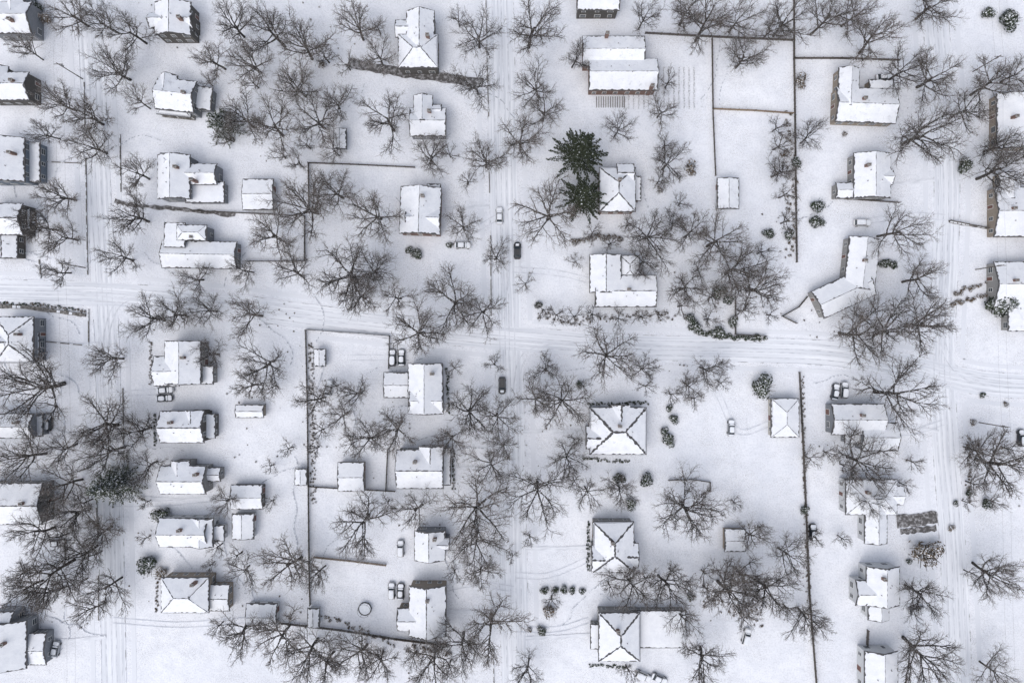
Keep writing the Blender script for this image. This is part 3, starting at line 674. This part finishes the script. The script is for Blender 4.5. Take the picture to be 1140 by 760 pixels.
for px,py,rz,p,sv in [(814,476,88,'silver',0),(831,708,75,'white',1),(716,752,-25,'white',1),(734,755,-25,'silver',0),(436,657,90,'silver',1),(446,658,88,'dark',0),(446,610,90,'silver',1),(437,398,90,'dark',1),(447,398,90,'black',0),
  (184,434,5,'silver',0),(183,443,3,'dark',0),(930,436,80,'dark',0),(940,434,85,'silver',1),(985,97,0,'blue',0),(984,86,5,'silver',0),(1021,679,5,'silver',1),(905,592,90,'black',1),(54,470,88,'black',1),(64,604,4,'dark',0),(62,722,80,'silver',0),
  (515,273,0,'white',0),(960,248,0,'white',1),(1137,487,90,'black',1),(40,246,10,'silver',0),(355,400,90,'white',0),(366,432,80,'white',0)]:
    car(px,py,rz,p,True,bool(sv))
# trampoline
e=bpy.data.objects.new('trampoline',None); x,y=G(407,676); e.location=(x,y,0); col.objects.link(e)
mb=MB(); n=28
for k in range(n):
    a,b=2*math.pi*k/n,2*math.pi*(k+1)/n
    mb.tube((1.75*math.cos(a),1.75*math.sin(a),.85),(1.75*math.cos(b),1.75*math.sin(b),.85),.13,.13,6,'rubber')
    mb.tube((1.8*math.cos(a),1.8*math.sin(a),2.5),(1.8*math.cos(b),1.8*math.sin(b),2.5),.04,.04,5,'steel')
for k in range(6):
    a=k*math.pi/3; mb.tube((1.8*math.cos(a),1.8*math.sin(a),0),(1.8*math.cos(a),1.8*math.sin(a),2.5),.05,.05,6,'steel')
obj('frame',mb.mesh('frame'),parent=e)
mb=MB(); mb.prism([(1.55*math.cos(2*math.pi*k/n),1.55*math.sin(2*math.pi*k/n),.88) for k in range(n)],.06,'snow'); obj('mat',mb.mesh('mat'),parent=e)
# utility poles
poles=[[(89,-60),(92,88),(95,298),(101,520),(106,770)],[(1076,-60),(1083,80),(1086,300),(1090,470),(1098,800)]]
wm=MB()
for line in poles:
    tops=[]
    for px,py in line:
        e=bpy.data.objects.new('utility_pole',None); x,y=G(px,py); e.location=(x,y,0); col.objects.link(e)
        mb=MB(); mb.tube((0,0,0),(0,0,11),.15,.1,8,'wood'); obj('pole',mb.mesh('pole'),parent=e)
        mb=MB(); mb.box(-1.2,-.06,10.1,1.2,.06,10.22,'wood')
        for s in(-1.1,-.5,.5,1.1): mb.tube((s,0,10.22),(s,0,10.45),.05,.04,6,'steel')
        obj('crossarm',mb.mesh('crossarm'),parent=e)
        mb=MB(); mb.tube((.32,.1,8.6),(.32,.1,9.5),.2,.2,10,'steel'); obj('transformer',mb.mesh('transformer'),parent=e)
        tops.append((x,y))
    for (x0,y0),(x1,y1) in zip(tops,tops[1:]):
        for s in(-1.1,1.1):
            pr=None
            for i in range(13):
                t=i/12; p=(x0+(x1-x0)*t+s,y0+(y1-y0)*t,10.45-1.2*4*t*(1-t)*.6)
                if pr: wm.tube(pr,p,.012,.012,3,'rubber')
                pr=p
obj('overhead_wires',wm.mesh('wires'))

# ---------------------------------------------------------------- light, camera
EL,AZ=math.radians(58),math.radians(215)
w=bpy.data.worlds.new("World"); scene.world=w; w.use_nodes=True; nt=w.node_tree
bg=nt.nodes['Background']; sky=nt.nodes.new('ShaderNodeTexSky'); sky.sky_type='NISHITA'; sky.sun_disc=False
sky.sun_elevation=EL; sky.sun_rotation=AZ; sky.dust_density=3.0; sky.air_density=1.0
hs=nt.nodes.new('ShaderNodeHueSaturation'); hs.inputs['Saturation'].default_value=0.6
nt.links.new(sky.outputs[0],hs.inputs['Color']); nt.links.new(hs.outputs[0],bg.inputs['Color']); bg.inputs['Strength'].default_value=0.15
sl=bpy.data.lights.new('sun','SUN'); sl.energy=1.5; sl.angle=math.radians(95); sl.color=(1.0,.98,.96)
so=bpy.data.objects.new('sun',sl); d=Vector((math.sin(AZ)*math.cos(EL),math.cos(AZ)*math.cos(EL),math.sin(EL))); so.rotation_euler=d.to_track_quat('Z','Y').to_euler(); so.location=(0,0,150); col.objects.link(so)
cam=bpy.data.cameras.new('camera'); cam.lens=24; cam.sensor_width=36; cam.clip_end=6000; cam.clip_start=1
co=bpy.data.objects.new('camera',cam); co.location=(0,0,CAMH); col.objects.link(co); scene.camera=co
scene.view_settings.view_transform='Standard'; scene.view_settings.look='None'; scene.view_settings.exposure=0
print('objects',len(bpy.data.objects))
